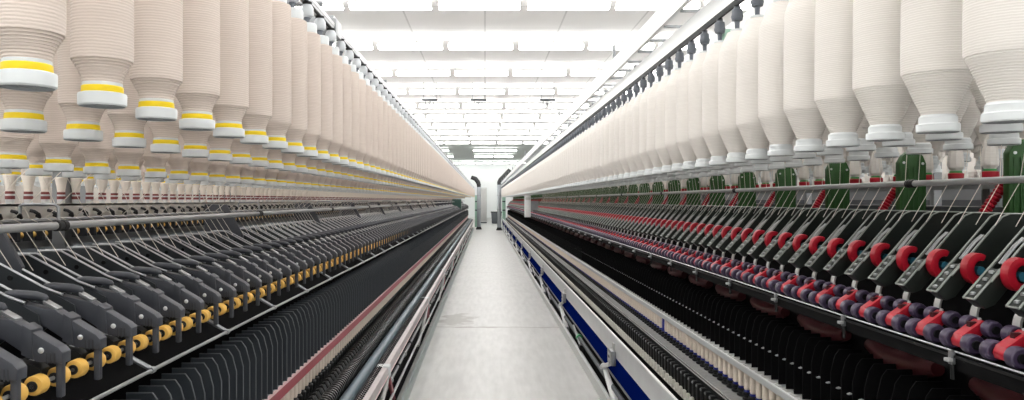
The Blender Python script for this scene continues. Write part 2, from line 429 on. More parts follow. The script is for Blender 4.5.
# ------------------------------------------------------------------ roving bobbins (things)
def steps(r0, z0, r1, z1, n, curve=1.):
    """the coned end of a package: winding layers that overhang one another"""
    out = []
    for i in range(n):
        a, b = i/n, (i+1)/n
        ra, rb = r0+(r1-r0)*a**curve, r0+(r1-r0)*b**curve
        za, zb = z0+(z1-z0)*a, z0+(z1-z0)*b
        out += [(ra, za+(zb-za)*.55), (rb, za+(zb-za)*.62)]
    return out
def bobbin_meshes(s):
    sg = 40
    if s < 0:
        yarn = MB().lathe([(.0262, .030)] + steps(.0262, .030, .0405, .060, 9, 1.5) + [(.0410, .064), (.0412, .075), (.0410, .25), (.0405, .335), (.0395, .342), (.030, .346), (.012, .347)], M['yarn_l'], seg=sg)
        base = MB().lathe([(.0300, .0), (.0322, .002), (.0325, .014), (.0318, .0165), (.0278, .0175), (.0275, .0180)], M['white_plastic'], seg=sg, caps=False)
        tip = MB().lathe([(.026, .345), (.030, .347), (.030, .368), (.027, .373), (.009, .374)], M['white_plastic'], seg=16)
        band = MB().lathe([(.0276, .0176), (.0280, .0185), (.0276, .0255), (.0266, .0262)], M['yellow'], seg=sg, caps=False)
        band.lathe([(.0266, .0262), (.0266, .030), (.0250, .031)], M['white_plastic'], seg=sg, caps=False)
        cap = MB().lathe([(.0302, .0006), (.024, .0025), (.0235, .0045), (.010, .0045), (.0095, .001), (.003, .001)], M['grey_cap'], seg=sg, caps=False)
    else:
        yarn = MB().lathe([(.0275, .028)] + steps(.0275, .030, .0588, .098, 20) + [(.0597, .102), (.0600, .12), (.0590, .24), (.0575, .325), (.0560, .331), (.044, .361), (.031, .388), (.016, .392)], M['yarn_r'], seg=sg)
        base = MB().lathe([(.0335, .0), (.0352, .002), (.0352, .0125), (.0340, .014), (.0312, .0145), (.0308, .016), (.0308, .025), (.0290, .027), (.0275, .029)], M['white_plastic'], seg=sg, caps=False)
        tip = MB().lathe([(.014, .390), (.021, .392), (.021, .397), (.008, .399)], M['white_plastic'], seg=16)
        band = None
        cap = MB().lathe([(.0338, .0006), (.027, .003), (.026, .006), (.011, .006), (.010, .001), (.003, .001)], M['grey_cap'], seg=sg, caps=False)
    k = .91 if s < 0 else .925
    for g in (yarn, base, band, cap, tip):
        if g: slimmer(g, k)
    return yarn, base, band, cap, tip
def bobbin_lod(s, sg):
    g = MB()
    if s < 0:
        g.lathe([(.0325, 0), (.0325, .0165), (.0278, .0176)], M['white_plastic'], seg=sg)
        g.lathe([(.0280, .0176), (.0276, .0262)], M['yellow'], seg=sg, caps=False)
        g.lathe([(.0266, .0262), (.0266, .031)], M['white_plastic'], seg=sg, caps=False)
        g.lathe([(.0262, .031)] + steps(.0262, .031, .0405, .060, 5, 1.5) + [(.0410, .066), (.0410, .335), (.0395, .342), (.030, .346)], M['yarn_l'], seg=sg)
        g.lathe([(.030, .346), (.030, .368), (.009, .374)], M['white_plastic'], seg=sg)
    else:
        g.lathe([(.0352, 0), (.0352, .013), (.0308, .0145), (.0308, .025), (.0275, .029)], M['white_plastic'], seg=sg)
        g.lathe([(.0275, .028)] + steps(.0275, .030, .0588, .098, 7 if sg > 10 else 3) + [(.0597, .104), (.0590, .24), (.0575, .325), (.044, .361), (.031, .388), (.016, .392)], M['yarn_r'], seg=sg)
    return slimmer(g, .91 if s < 0 else .925)
ROWN = ['outer', 'second', 'third', 'fourth', 'fifth', 'innermost']
for S in (LS, RS):
    s = S.s; E = S.edge; p = BP[s]
    if s < 0:
        rowsd = [(E, .122, .83), (.67, .099, 1.1045), (.93, .062, 1.494), (1.10, .060, 1.874), (1.45, .06, 2.0), (1.70, .06, 2.4)]
    else:
        rowsd = [(E, .112, 1.265), (.92, .120, 1.523), (1.18, .125, 1.896), (1.52, .122, 2.1), (1.70, .12, 2.4), (1.95, .12, 2.8)]
    cand = []
    for ri, (X, z, y0) in enumerate(rowsd):
        i = 0
        for y in ysfrom(y0, p, s*X, 60):
            vis = seen(s*X, z, y); i += vis
            w = (1, .62, .45, .25, .1, .08)[ri]
            cand.append((y/w if vis else 1e4+y, ri, i, X, y, z))
    cand.sort()
    yarn, base, band, cap, tip = bobbin_meshes(s)
    my, mb_, mc, mt = yarn.mesh('yarn', smooth=14), base.mesh('base_flange'), cap.mesh('base_cap'), tip.mesh('tube_tip')
    md = band.mesh('colour_band') if band else None
    ml = bobbin_lod(s, 20).mesh('roving_bobbin', smooth=14)
    kind = 'slim_bobbin' if s < 0 else 'wide_bobbin'
    tiny = bobbin_lod(s, 10); rest = MB()
    for k, (_, ri, i, X, y, z) in enumerate(cand):
        loc = (s*X, y, Z(z)); rz = random.uniform(0, 2*PI)
        if k >= 300 or _ > 1e3: rest.merge(tiny, loc); continue
        if k < 110:
            t = obj(kind, None, None, loc); t.rotation_euler.z = rz
            obj('yarn', my, t); b = obj('base_flange', mb_, t)
            if md: obj('colour_band', md, b)
            obj('base_cap', mc, b); obj('tube_tip', mt, t)
        else:
            t = obj(kind, ml, None, loc); t.rotation_euler.z = rz
        if s < 0: lab = f'slim roving bobbin with yellow base ring, {nth(i)} from near end of left {ROWN[ri]} row'
        else: lab = f'wide white roving bobbin with plain base, {nth(i)} from near end of right {ROWN[ri]} row'
        tag(t, lab, 'bobbin', f'roving bobbins hanging in the {ROWN[ri]} row of the {S.name} frame')
    o = build(kind+'s', rest)
    tag(o, f'remaining roving bobbins far down and deep inside the {S.name} frame creel', 'bobbins', None, 'stuff')

# ------------------------------------------------------------------ drafting arms
def left_arm():
    s = -1; P = {}
    R = lambda pts: [(s*x, Z(z)) for x, z in pts]
    a = MB()
    a.prism(R([(.752,-.292),(.752,-.272),(.760,-.263),(.842,-.214),(.862,-.212),(.905,-.202),(.905,-.235),(.86,-.248),(.80,-.288)]), -.0145, .0145, M['slate_light'], .0028)
    a.prism(R([(.802,-.285),(.806,-.231),(.822,-.221),(.824,-.275)]), -.0185, .0185, M['slate_light'], .002)
    for k in range(3):
        a.box((s*(.7645+.007*k), -.0153, Z(-.292)), (s*(.767+.007*k), -.0140, Z(-.272)), M['dark_plastic'])
    P['drafting_arm'] = a
    P['guide_leg'] = MB().cbox((s*.757, -.0065, Z(-.354)), (s*.769, .0065, Z(-.285)), M['slate_light'], .003)
    b = MB()
    prof = R([(.87,-.222),(.928,-.191),(1.045,-.128),(1.105,-.128),(1.105,-.20),(1.0,-.262),(.90,-.275),(.865,-.25)])
    for y in (-.019, .015): b.prism(prof, y-.0022, y+.0022, M['plate'])
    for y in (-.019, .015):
        b.tube([(s*x, y, Z(z)) for x, z in ((.895,-.2005),(.932,-.1870),(1.047,-.1255),(1.103,-.1255))], .0030, M['plate_glint'], 6)
    b.lathe([(.0055, -.0235), (.0055, -.021)], M['black'], (s*1.005, 0, Z(-.165)), 12, 'y')
    P['side_plate'] = b
    P['grip_pad'] = MB().tube([(s*.862,0,Z(-.196)),(s*.868,0,Z(-.193)),(s*.885,0,Z(-.189)),(s*.925,0,Z(-.186)),(s*.943,0,Z(-.187)),(s*.948,0,Z(-.189))], .011, M['slate_light'], 12, rs=[.004,.008,.0095,.0095,.008,.004])
    P['spring_strip'] = MB().prism(R([(.838,-.2125),(.866,-.197),(.866,-.204),(.838,-.219)]), -.0105, .0105, M['steel'], .001)
    P['bolt'] = MB().lathe([(.0055,-.0140),(.005,-.0165),(.003,-.0178),(.001,-.018)], M['alu'], (s*.790,0,Z(-.268)), 12, 'y')
    rl = MB()
    rl.lathe([(.0130,-.0145),(.0165,-.0125),(.0177,-.009),(.0177,.009),(.0165,.0125),(.0130,.0145)], M['amber'], (s*.786,0,Z(-.324)), 24, 'y')
    rl.lathe([(.0095,-.0165),(.0095,.0165)], M['black_soft'], (s*.786,0,Z(-.324)), 16, 'y')
    P['roller'] = rl
    c = MB(); c.prism(R([(.79,-.302),(.80,-.33),(.86,-.315),(.86,-.285),(.80,-.295)]), -.0135, .0135, M['black_peg'])
    c.tube([(s*.786,-.05,Z(-.324)),(s*.786,.05,Z(-.324))], .004, M['steel'], 8)
    c.box((s*.845, -.06, Z(-.33)), (s*.875, .06, Z(-.30)), M['black_peg'])
    c.tube([(s*.835,-.06,Z(-.298)),(s*.835,.06,Z(-.298))], .006, M['steel'], 8)
    P['roller_cradle'] = c
    return P
def right_arm():
    s = 1; P = {}
    R = lambda pts: [(s*x, Z(z)) for x, z in pts]
    tx, tz = 1.03, -.21; d = (.657, .754); n = (.754, -.657)
    pt = lambda a, b: (tx+d[0]*a+n[0]*b, tz+d[1]*a+n[1]*b)
    a = MB()
    a.prism(R([pt(0,0), pt(.085,0), pt(.085,.038), pt(.02,.040), pt(0,.030)]), -.018, .018, M['r_plate'], .002)
    for y in (-.018, .018): a.tube([(x, y, Z(z)) for x, z in (pt(0,-.001), pt(.085,-.001))], .0026, M['r_glint'], 6)
    a.tube([(pt(0,-.001)[0], -.018, Z(pt(0,-.001)[1])), (pt(0,-.001)[0], .018, Z(pt(0,-.001)[1]))], .0024, M['r_glint'], 6)
    for k in range(4):
        x, z = pt(.014+.02*k, -.001); a.lathe([(.006,-.003),(.006,.002),(.003,.004)], M['steel'], (x, 0, Z(z)), 10)
    P['drafting_arm'] = a
    b = MB()
    prof = R([pt(.08,.004), (1.178,-.040), (1.195,-.033), (1.265,-.034), (1.275,-.10), (1.21,-.14), pt(.08,.044)])
    for y in (-.021, .019): b.prism(prof, y-.002, y+.002, M['r_plate'])
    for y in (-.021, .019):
        b.tube([(x, y, Z(z)) for x, z in (pt(.05,0), (1.178,-.0385), (1.195,-.0315), (1.265,-.0325))], .0024, M['r_glint'], 6)
    b.box((1.20, -.019, Z(-.045)), (1.262, .017, Z(-.038)), M['r_plate'])
    P['side_plate'] = b
    l = MB()
    for y in (-.003, .005): l.tube([(x, y, Z(z)) for x, z in (pt(.10,.002), pt(.15,.0), pt(.175,.004))], .0026, M['steel'], 8)
    P['spring_strip'] = l
    h = MB(); o = []; inn = []
    for k in range(17):
        t = math.radians(62+ (236*k/16)); th = .0075+.004*math.sin(PI*k/16)
        for lst, r in ((o, .023+th*.8), (inn, .023-th*.8)):
            lst.append((1.112+r*math.cos(t)*1.0, Z(-.155+r*math.sin(t)*1.18)))
    h.prism(o+inn[::-1], -.047, -.021, M['red'], .003)
    P['red_hook'] = h
    P['hook_insert'] = MB().lathe([(.010,-.040),(.010,-.024)], M['cyan'], (1.118,0,Z(-.160)), 12, 'y')
    bl = MB(); oo = []; ii = []
    for k in range(9):
        t = math.radians(95+95*k/8); oo.append((1.100+.036*math.cos(t), Z(-.255+.046*math.sin(t)))); ii.append((1.100+.031*math.cos(t), Z(-.255+.041*math.sin(t))))
    bl.prism(oo+ii[::-1], .030, .052, M['alu_dull']); P['apron_blade'] = bl
    sd = MB(); sd.prism(R([(1.000,-.300),(1.006,-.285),(1.050,-.254),(1.062,-.258),(1.062,-.274),(1.018,-.310),(1.004,-.312)]), -.0165, .0165, M['red'], .003)
    sd.box((1.028, -.006, Z(-.272)), (1.046, .006, Z(-.2585)), M['dark_red'])
    sd.lathe([(.004,-.003),(.004,.0045),(.002,.006)], M['alu'], (1.052,0,Z(-.256)), 10)
    for X, z in ((1.014,-.300),(1.054,-.269)): sd.tube([(X,-.05,Z(z)),(X,.05,Z(z))], .005, M['black_soft'], 10)
    P['roller_saddle'] = sd
    def wheel(X, z, r):
        w = MB()
        w.lathe([(r*.55,-.0125),(r*.8,-.0128),(r*.95,-.0105),(r,-.006),(r,.006),(r*.95,.0105),(r*.8,.0128),(r*.55,.0125)], M['purple'], (X,0,Z(z)), 24, 'y')
        w.lathe([(r*.42,-.0160),(r*.46,-.013),(r*.46,.013),(r*.42,.0160)], M['black'], (X,0,Z(z)), 16, 'y')
        return w
    P['front'] = wheel(1.014,-.300,.0215); P['rear'] = wheel(1.054,-.269,.0185)
    return P
def join(P, names):
    g = MB()
    for n, off in names: g.merge(P[n], off)
    return g
LA, RA = left_arm(), right_arm()
lset = [('drafting_arm',0),('guide_leg',0),('side_plate',0),('grip_pad',0),('spring_strip',0),('bolt',0),('roller',-.0335),('roller',.0335),('roller_cradle',0)]
rset = [('drafting_arm',0),('side_plate',0),('spring_strip',0),('red_hook',0),('hook_insert',0),('apron_blade',0),('roller_saddle',0),('front',-.036),('front',.036),('rear',-.036),('rear',.036)]
AP = {-1: .1315, 1: .1345}
for S, P, st, y0, X in ((LS, LA, lset, 1.367, -.9), (RS, RA, rset, 1.617, 1.06)):
    ys = ysfrom(y0, AP[S.s], X, 130)
    me = {n: P[n].mesh(n) for n, _ in st}
    whole = join(P, [(n, (0, o, 0)) for n, o in st]); wm = whole.mesh('drafting_arm')
    rest = MB()
    for k, y in enumerate(ys):
        if k < 44:
            a = obj('drafting_arm', me['drafting_arm'], S.root, at(S, 0, y))
            for n, o in st[1:]:
                nm = {'front': 'roller', 'rear': 'roller'}.get(n, n)
                c = obj(nm, me[n], a, (0, o, 0))
                if n == 'roller': c['label'] = 'yellow roller'
                if n == 'front': c['label'] = 'larger violet roller in front'
                if n == 'rear': c['label'] = 'smaller violet roller behind'
        elif k < 100: obj('drafting_arm', wm, S.root, at(S, 0, y))
        else: rest.merge(whole, (0, y, 0))
    o = part(S, 'drafting_arms', rest); o['kind'] = 'stuff'

# ------------------------------------------------------------------ guide pipes, stands, shelves, suction flutes
part(LS, 'guide_pipe', rod(LS, .95, -.057, .0090, M['guide']))
part(RS, 'guide_pipe', rod(RS, 1.20, .046, .0085, M['guide']))
part(LS, 'thread_guide_bar', rod(LS, 1.085, -.05, .005, M['pipe'], seg=8))
g = MB(); g.lathe([(.010,-.020),(.0125,-.018),(.0125,-.004),(.0105,-.003),(.0105,.003),(.0125,.004),(.0125,.018),(.010,.020)], M['black_soft'], (-.95,0,Z(-.057)), 16, 'y')
g.tube([(-.95,-.006,Z(-.046)),(-.95,-.006,Z(-.018)),(-.958,-.006,Z(-.010)),(-1.03,-.006,Z(-.010)),(-1.036,-.006,Z(-.014)),(-1.036,-.006,Z(-.03))], .0038, M['steel'], 8)
row(LS, 'pipe_clamp', g, ysfrom(1.70, 1.5, -.95))
g = MB(); g.lathe([(.0095,-.018),(.0118,-.016),(.0118,-.004),(.010,-.003),(.010,.003),(.0118,.004),(.0118,.016),(.0095,.018)], M['black_soft'], (1.20,0,Z(.046)), 16, 'y')
row(RS, 'pipe_clamp', g, ysfrom(2.14, 1.5, 1.2))
g = MB(); g.prism([(-1.00,Z(-.145)),(-1.07,Z(-.018)),(-1.16,Z(-.018)),(-1.16,Z(-.25)),(-1.02,Z(-.25))], .02, .034, M['slate_light'], .002)
g.lathe([(.007,.017),(.007,.021)], M['black'], (-1.10,0,Z(-.06)), 10, 'y')
row(LS, 'stand_bracket', g, ysfrom(1.62, 1.5, -1.05))
# pale shelf on the left frame with its hooks; far drafting rollers behind
g = MB(); bar(LS, 1.20, 1.34, -.016, -.010, M['fascia'], mb=g); bar(LS, 1.20, 1.208, -.058, -.010, M['fascia'], mb=g)
part(LS, 'cone_shelf', g)
g = MB(); g.tube([(-1.198,0,Z(-.028)),(-1.188,0,Z(-.030)),(-1.180,.008,Z(-.038)),(-1.184,.018,Z(-.045)),(-1.194,.022,Z(-.042))], .0045, M['black_soft'], 8)
row(LS, 'shelf_hook', g, ysfrom(1.60, .0805, -1.2, 40), stuff='shelf_hooks')
def far_roller(X, z, m):
    f = MB()
    f.lathe([(.007,-.010),(.0105,-.007),(.0105,.007),(.007,.010)], m, (X,0,Z(z)), 14, 'y')
    f.box((X-.012, -.030, Z(z-.02)), (X+.012, -.014, Z(z+.05)), M['dark_plastic']); f.box((X-.04, -.033, Z(z+.012)), (X-.02, .033, Z(z+.05)), M['slate_light'])
    return f
row(LS, 'rear_roller', far_roller(-1.47, -.112, M['amber']), ysfrom(2.2, .0665, -1.47, 30), stuff='rear_rollers')
part(LS, 'rear_beam', bar(LS, 1.5, 1.53, -.16, -.055, M['pipe']))
# right: shelf that carries the pointed cops, green guide panels, red hoses
g = MB(); bar(RS, 1.385, 1.60, .055, .063, M['pipe'], mb=g); bar(RS, 1.385, 1.393, .03, .063, M['pipe'], mb=g); bar(RS, 1.40, 1.62, -.16, -.02, M['box_dark'], mb=g)
part(RS, 'cop_shelf', g)
g = MB(); pf = [(1.275,Z(-.06)),(1.275,Z(.115)),(1.288,Z(.138)),(1.302,Z(.148)),(1.332,Z(.148)),(1.348,Z(.136)),(1.358,Z(.112)),(1.358,Z(-.06))]
g.prism(pf, -.012, .012, M['green'], .003)
for k in range(5):
    x = 1.285+.016*k; g.box((x, -.0145, Z(-.05)), (x+.004, -.0115, Z(.105)), M['green'])
g.lathe([(.004,-.015),(.004,-.012)], M['alu'], (1.288,0,Z(.115)), 10, 'y'); g.lathe([(.004,-.015),(.004,-.012)], M['alu'], (1.346,0,Z(.112)), 10, 'y')
row(RS, 'green_guide_panel', g, ysfrom(2.35, .49, 1.32))
g = MB(); pts = []; rs = []
for k in range(61):
    t = k/60; pts.append((1.225+.10*t, .05-.02*t, Z(-.075+.165*t))); rs.append(.0135 if k % 3 else .0098)
g.tube(pts, .013, M['red'], 12, rs=rs); row(RS, 'suction_hose', g, ysfrom(2.35, .49, 1.32))
g = MB(); pts = [(1.15, -.17+.34*k/12, Z(-.43-.02*math.sin(PI*k/12))) for k in range(13)]
g.tube(pts, .03, M['dark_red'], 14, rs=[.018+.016*math.sin(PI*k/12) for k in range(13)]); row(RS, 'suction_flute', g, ysfrom(2.1, .49, 1.1))
# beam below the right rollers, with clips
g = MB(); bar(RS, 1.0, 1.04, -.362, -.322, M['bed'], mb=g); rod(RS, .999, -.322, .0022, M['steel'], mb=g, seg=6); bar(RS, .995, 1.0, -.335, -.330, M['black_peg'], mb=g)  # thin steel rod stands in for the highlight along the beam's top
part(RS, 'roller_beam', g)
g = MB(); g.cbox((.990,-.006,Z(-.350)), (1.0,.006,Z(-.320)), M['pipe'], .002); g.cbox((.978,-.012,Z(-.343)), (.991,.002,Z(-.335)), M['alu'], .002); g.tube([(.996,0,Z(-.348)),(.997,0,Z(-.382))], .0045, M['black_peg'], 8)
row(RS, 'beam_clip', g, ysfrom(1.62, .49, 1.0))
# thin front rail of the left frame, on struts
part(LS, 'front_rod', rod(LS, .74, -.378, .0042, M['steel'], seg=10))
g = MB(); g.tube([(-.80,-.02,Z(-.335)),(-.742,0,Z(-.376))], .006, M['pipe'], 6); g.lathe([(.007,-.008),(.007,.008)], M['steel'], (-.74,0,Z(-.378)), 10, 'y')
row(LS, 'rod_strut', g, ysfrom(1.69, .49, -.74))
part(LS, 'roller_beam', bar(LS, .80, .92, -.40, -.345, M['bed']))

# ------------------------------------------------------------------ spindle zone: separators, ring rail, cups, bolsters
for S in (LS, RS):
    s = S.s; d = 0 if s < 0 else .27
    ys = ysfrom(1.9, SP[s], s*(.8+d), 60)
    S.sp = ys
    g = MB()
    pf = [(.762,-.695),(.762,-.525),(.774,-.478),(.788,-.458),(.850,-.458),(.850,-.695)]
    if s > 0: pf = [(1.032,-.648),(1.032,-.515),(1.044,-.465),(1.058,-.446),(1.125,-.446),(1.125,-.648)]
    m, e = (M['separator'], M['sep_edge']) if s < 0 else (M['bed'], M['black'])
    g.prism(pr(S, pf), -.0018, .0018, m)
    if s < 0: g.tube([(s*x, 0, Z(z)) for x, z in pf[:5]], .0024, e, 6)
    lod = MB(); lod.prism(pr(S, pf), -.0018, .0018, m); lod.prism(pr(S, [(pf[0][0]-.002, pf[0][1]), (pf[1][0]-.002, pf[1][1]), (pf[1][0]+.001, pf[1][1]), (pf[0][0]+.001, pf[0][1])]), -.0022, .0022, e)
    row(S, 'separator_plate', g, [y+SP[s]/2 for y in ys], stuff='separator_plates', lod=lod)
    gz = -.610 if s < 0 else -.552
    gx = .800 if s < 0 else 1.045
    g = MB(); g.tube([(s*gx,-.005,Z(gz)),(s*(gx-.006),-.004,Z(gz+.002)),(s*(gx-.010),.002,Z(gz-.002)),(s*(gx-.004),.005,Z(gz-.004)),(s*(gx+.03),.005,Z(gz))], .0018, M['alu'] if s < 0 else M['guide'], 6)
    row(S, 'thread_guide', g, ys, stuff='thread_guides')
    if s < 0:
        g = MB(); bar(S, .775, .835, -.756, -.7085, M['rail_red'], mb=g); bar(S, .7725, .779, -.716, -.7055, M['rail_edge_glint'], mb=g)  # pale pink strip paints the highlight on the rail's top edge
        part(S, 'ring_rail', g, 'dull red ring rail')
    else:
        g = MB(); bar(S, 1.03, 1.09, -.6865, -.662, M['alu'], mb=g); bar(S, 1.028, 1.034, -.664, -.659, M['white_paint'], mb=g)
        part(S, 'ring_rail', g, 'aluminium ring rail')
    zt = -.7085 if s < 0 else -.662; cx = .805 if s < 0 else 1.06
    g = MB(); g.lathe([(.027, 0), (.027, .003), (.021, .006), (.021, .013), (.0175, .013), (.0175, .002)], M['alu_dull'], (s*cx, 0, Z(zt)), 16, caps=False)
    if s < 0: g.prism([(s*.778, Z(zt)), (s*.786, Z(zt+.013)), (s*.792, Z(zt+.013)), (s*.795, Z(zt))], -.008, .008, M['pipe'])
    row(S, 'ring_cup', g, ys, stuff='ring_cups')
    # bolsters
    X, zb = (.79, -.905) if s < 0 else (1.05, -.802)
    g = MB(); hgt = .085 if s < 0 else .034
    g.lathe([(.012, 0), (.0185, .004), (.0185, hgt*.35), (.013, hgt*.42), (.013, hgt*.6), (.0175, hgt*.66), (.0175, hgt*.92), (.010, hgt)], M['black_peg'], (s*X, 0, Z(zb)), 14)
    row(S, 'spindle_bolster', g, ys, stuff='spindle_bolsters')

# cops on the spindles (things)
def cop(s, sg):
    y, t = MB(), MB()
    if s < 0:
        X, z = -.79, Z(-.820)
        y.lathe([(.0105,.002),(.0128,.008),(.0135,.016),(.0135,.064)], M['cop_yarn'], (0,0,0), sg)
        t.lathe([(.0125,0),(.0125,.003)], M['black_soft'], (0,0,0), sg)
    else:
        X, z = 1.05, Z(-.768)
        y.lathe([(.0105,.009),(.0128,.014),(.0132,.026),(.0132,.081)], M['cop_yarn'], (0,0,0), sg)
        t.lathe([(.0120,0),(.0135,.002),(.0135,.008),(.0105,.0095)], M['blue_tube'], (0,0,0), sg)
    return X, z, y, t
for S in (LS, RS):
    s = S.s; X, z, y_, t_ = cop(s, 18)
    my, mt = y_.mesh('yarn'), t_.mesh('tube_foot')
    w = MB().merge(y_).merge(t_); mw = w.mesh('spindle_cop'); kind = 'cream_cop' if s < 0 else 'blue_footed_cop'
    _, _, a, b = cop(s, 8); low = MB().merge(a).merge(b); rest = MB()
    bare = min(range(len(S.sp)), key=lambda i: abs(S.sp[i]-4.43)) if s > 0 else -1
    k = -1
    for j, y in enumerate(S.sp):
        loc = (X, y, z)
        if seen(X, z-CAMZ+.05, y): k += 1
        if j == bare:
            g = MB(); g.lathe([(.0120,0),(.0135,.002),(.0135,.010),(.0115,.014),(.0105,.08)], M['blue_tube'], seg=18)
            tag(build('bare_tube', g, None, loc), 'bare blue tube without yarn, standing in the row of cream cops', 'tube')
            continue
        if k >= 300 or k < 0: rest.merge(low, loc); continue
        if k < 70:
            o = obj(kind, None, None, loc); obj('yarn', my, o); obj('tube_foot', mt, o)
        else: o = obj(kind, mw, None, loc)
        what = 'cream cop on black spindle below the red ring rail' if s < 0 else 'cream cop with blue foot below the aluminium ring rail'
        tag(o, f'{what}, {nth(k+1)} from the near end', 'cop', f'cops on the spindles of the {S.name} frame')
    o = build(kind+'s', rest); tag(o, f'farther cream cops on the {S.name} frame spindles towards its end', 'cops', None, 'stuff')

# ------------------------------------------------------------------ doffer zone of the right frame
S = RS
part(S, 'base_kerb', bar(S, .754, .774, -1.30, -1.225, M['kerb_r']), 'pale kerb on the floor')
g = MB(); g.prism(pr(S, [(.80,-.966),(.80,-.856),(.806,-.846),(.816,-.846),(.816,-.966)]), 2.2, Y1, M['alu'], .0); bar(S, .803, .816, -.850, -.844, M['white_paint'], 2.2, Y1, g)  # white strip paints the highlight on the aluminium beam's upper edge
part(S, 'doffer_beam', g)
part(S, 'blue_strip', bar(S, .799, .82, -1.088, -.967, M['blue'], 2.2, Y1), 'deep blue strip')
g = MB(); bar(S, .806, .83, -1.100, -1.089, M['pipe'], 2.2, Y1, g); bar(S, .815, .83, -1.13, -1.118, M['pipe'], 2.2, Y1, g)
part(S, 'lower_track', g)
part(S, 'drive_rod', rod(S, .805, -1.175, .015, M['box_dark'], 2.2))
part(S, 'drive_rod', rod(S, .792, -1.255, .008, M['pipe'], 2.2))
def doff_bracket():
    g = MB(); g.cbox((.770,-.075,Z(-1.015)), (.80,.075,Z(-.925)), M['pipe'], .006); g.cbox((.768,-.045,Z(-.99)), (.771,.045,Z(-.945)), M['alu_dull'], .001)
    g.cbox((.764,-.02,Z(-.975)), (.769,.02,Z(-.96)), M['box_dark'], .002)
    g.cbox((.792,-.03,Z(-.945)), (.801,.03,Z(-.885)), M['alu_dull'], .003)
    g.tube([(.782,.03,Z(-1.02)),(.772,.12,Z(-1.05)),(.768,.24,Z(-1.075)),(.770,.30,Z(-1.10))], .014, M['alu'], 10)
    return g
row(S, 'doffer_bracket', doff_bracket(), [4.71+2.86*k-2.86*0 for k in range(-0, 11)])
g = MB(); g.tube([(.772,.24,Z(-1.07)),(.785,.14,Z(-1.14)),(.800,.03,Z(-1.215)),(.812,-.06,Z(-1.285))], .02, M['white_paint'], 10, rs=[.012,.019,.024,.022])
g.lathe([(.022,-.018),(.022,.018)], M['pipe'], (.815,-.06,Z(-1.275)), 12, 'y')
row(S, 'doffer_strut', g, [4.71+2.86*k for k in range(11)], label='white strut')
g = MB(); g.tube([(.778,-.9,Z(-1.10)),(.80,-1.25,Z(-1.24))], .009, M['steel'], 8); g.cbox((.78,-1.3,Z(-1.28)),(.83,-1.22,Z(-1.2)), M['black_peg'], .006)
row(S, 'doffer_link', g, [4.71+2.86*k for k in range(1, 11)])
g = MB(); g.lathe([(.018,-.03),(.027,-.026),(.027,.026),(.018,.03)], M['pale_green'], (.805,6.5,Z(-1.175)), 16, 'y'); g.mats[0] = mat('green_collar', (.03,.28,.10,1), .4); part(S, 'rod_collar', g, 'green collar')
# pegs
part(S, 'peg_ledge', bar(S, .932, .962, -.936, -.931, M['cream_ledge']))
yy = ysfrom(1.9, SP[1]/1, .94, 40)
g = MB(); g.lathe([(.011,0),(.0115,.028),(.009,.036),(.004,.040)], M['cream_ledge'], (.938,0,Z(-.932)), 12)
row(S, 'white_peg', g, yy, stuff='white_pegs')
g = MB(); g.cbox((.950,-.017,Z(-.905)), (.985,.017,Z(-.826)), M['black_peg'], .006); g.cbox((.947,-.008,Z(-.84)),(.96,.008,Z(-.83)), M['pipe'], .002)
row(S, 'black_gripper', g, [y+SP[1]/2 for y in yy], stuff='black_grippers')
g = MB(); bar(S, .966, .9705, -.804, -.80, M['alu'], mb=g); bar(S, .966, .986, -.822, -.804, M['black'], mb=g); bar(S, .981, .9855, -.804, -.80, M['alu'], mb=g)
part(S, 'twin_track', g)
part(S, 'spindle_ledge', bar(S, .989, 1.09, -.83, -.802, M['ledge']), 'lint-dusted ledge')

# ------------------------------------------------------------------ doffer zone of the left frame
S = LS
part(S, 'base_kerb', bar(S, .50, .514, -1.30, -1.215, M['kerb_l']), 'grey-green kerb on the floor')
g = MB(); g.prism(pr(S, [(.520,-.955),(.520,-.912),(.526,-.902),(.580,-.898),(.580,-.955)]), 2.0, Y1, M['pink_beam'], .0); bar(S, .5185, .5215, -.950, -.942, M['rail_edge_glint'], 2.0, Y1, g)
part(S, 'doffer_beam', g, 'rose-grey beam')
g = MB()
for k in range(3):
    g.lathe([(.0042,0),(.0042,.006),(.002,.008)], M['black_soft'], (-.555-.010*k, .011*(k % 2), Z(-.8985)), 8)
row(S, 'beam_stud', g, ysfrom(2.6, .0333, -.55, 20), stuff='beam_studs')
part(S, 'slate_tube', rod(S, .615, -.886, .027, M['tube_blue'], 1.2), 'blue-grey round tube')
part(S, 'peg_tray', bar(S, .585, .60, -.965, -.905, M['black_soft']))
g = MB()
# ribbed black conveyor: one coil of ribs per spindle
for k in range(2):
    y = SP[-1]/2*k; g.lathe([(.024,-.012),(.033,-.009),(.033,.002),(.024,.007)], M['black_peg'], (-.685,y,Z(-.872)), 14, 'y')
    g.lathe([(.0335,-.0065),(.0342,-.004),(.0335,-.0015)], M['pipe'], (-.685,y,Z(-.872)), 14, 'y', caps=False)
row(S, 'conveyor_rib', g, LS.sp, stuff='conveyor_ribs')
part(S, 'conveyor_core', rod(S, .685, -.872, .022, M['black'], .8))
g = MB(); g.prism(pr(S, [(.725,-.90),(.718,-.868),(.735,-.836),(.752,-.842),(.748,-.90)]), -.016, .016, M['black_peg'], .003); g.prism(pr(S, [(.724,-.868),(.736,-.847),(.742,-.85),(.730,-.872)]), -.019, -.016, M['pipe'])
row(S, 'spindle_brake', g, [y+SP[-1]/2 for y in LS.sp], stuff='spindle_brakes')
part(S, 'spindle_ledge', bar(S, .71, .84, -.93, -.904, M['black_soft']))
part(S, 'drive_rod', rod(S, .540, -1.14, .008, M['alu'], 2.0, seg=10))
part(S, 'drive_rod', rod(S, .556, -1.06, .011, M['pipe'], 2.0, seg=10))
BYL = [4.12+2.86*k for k in range(11)]
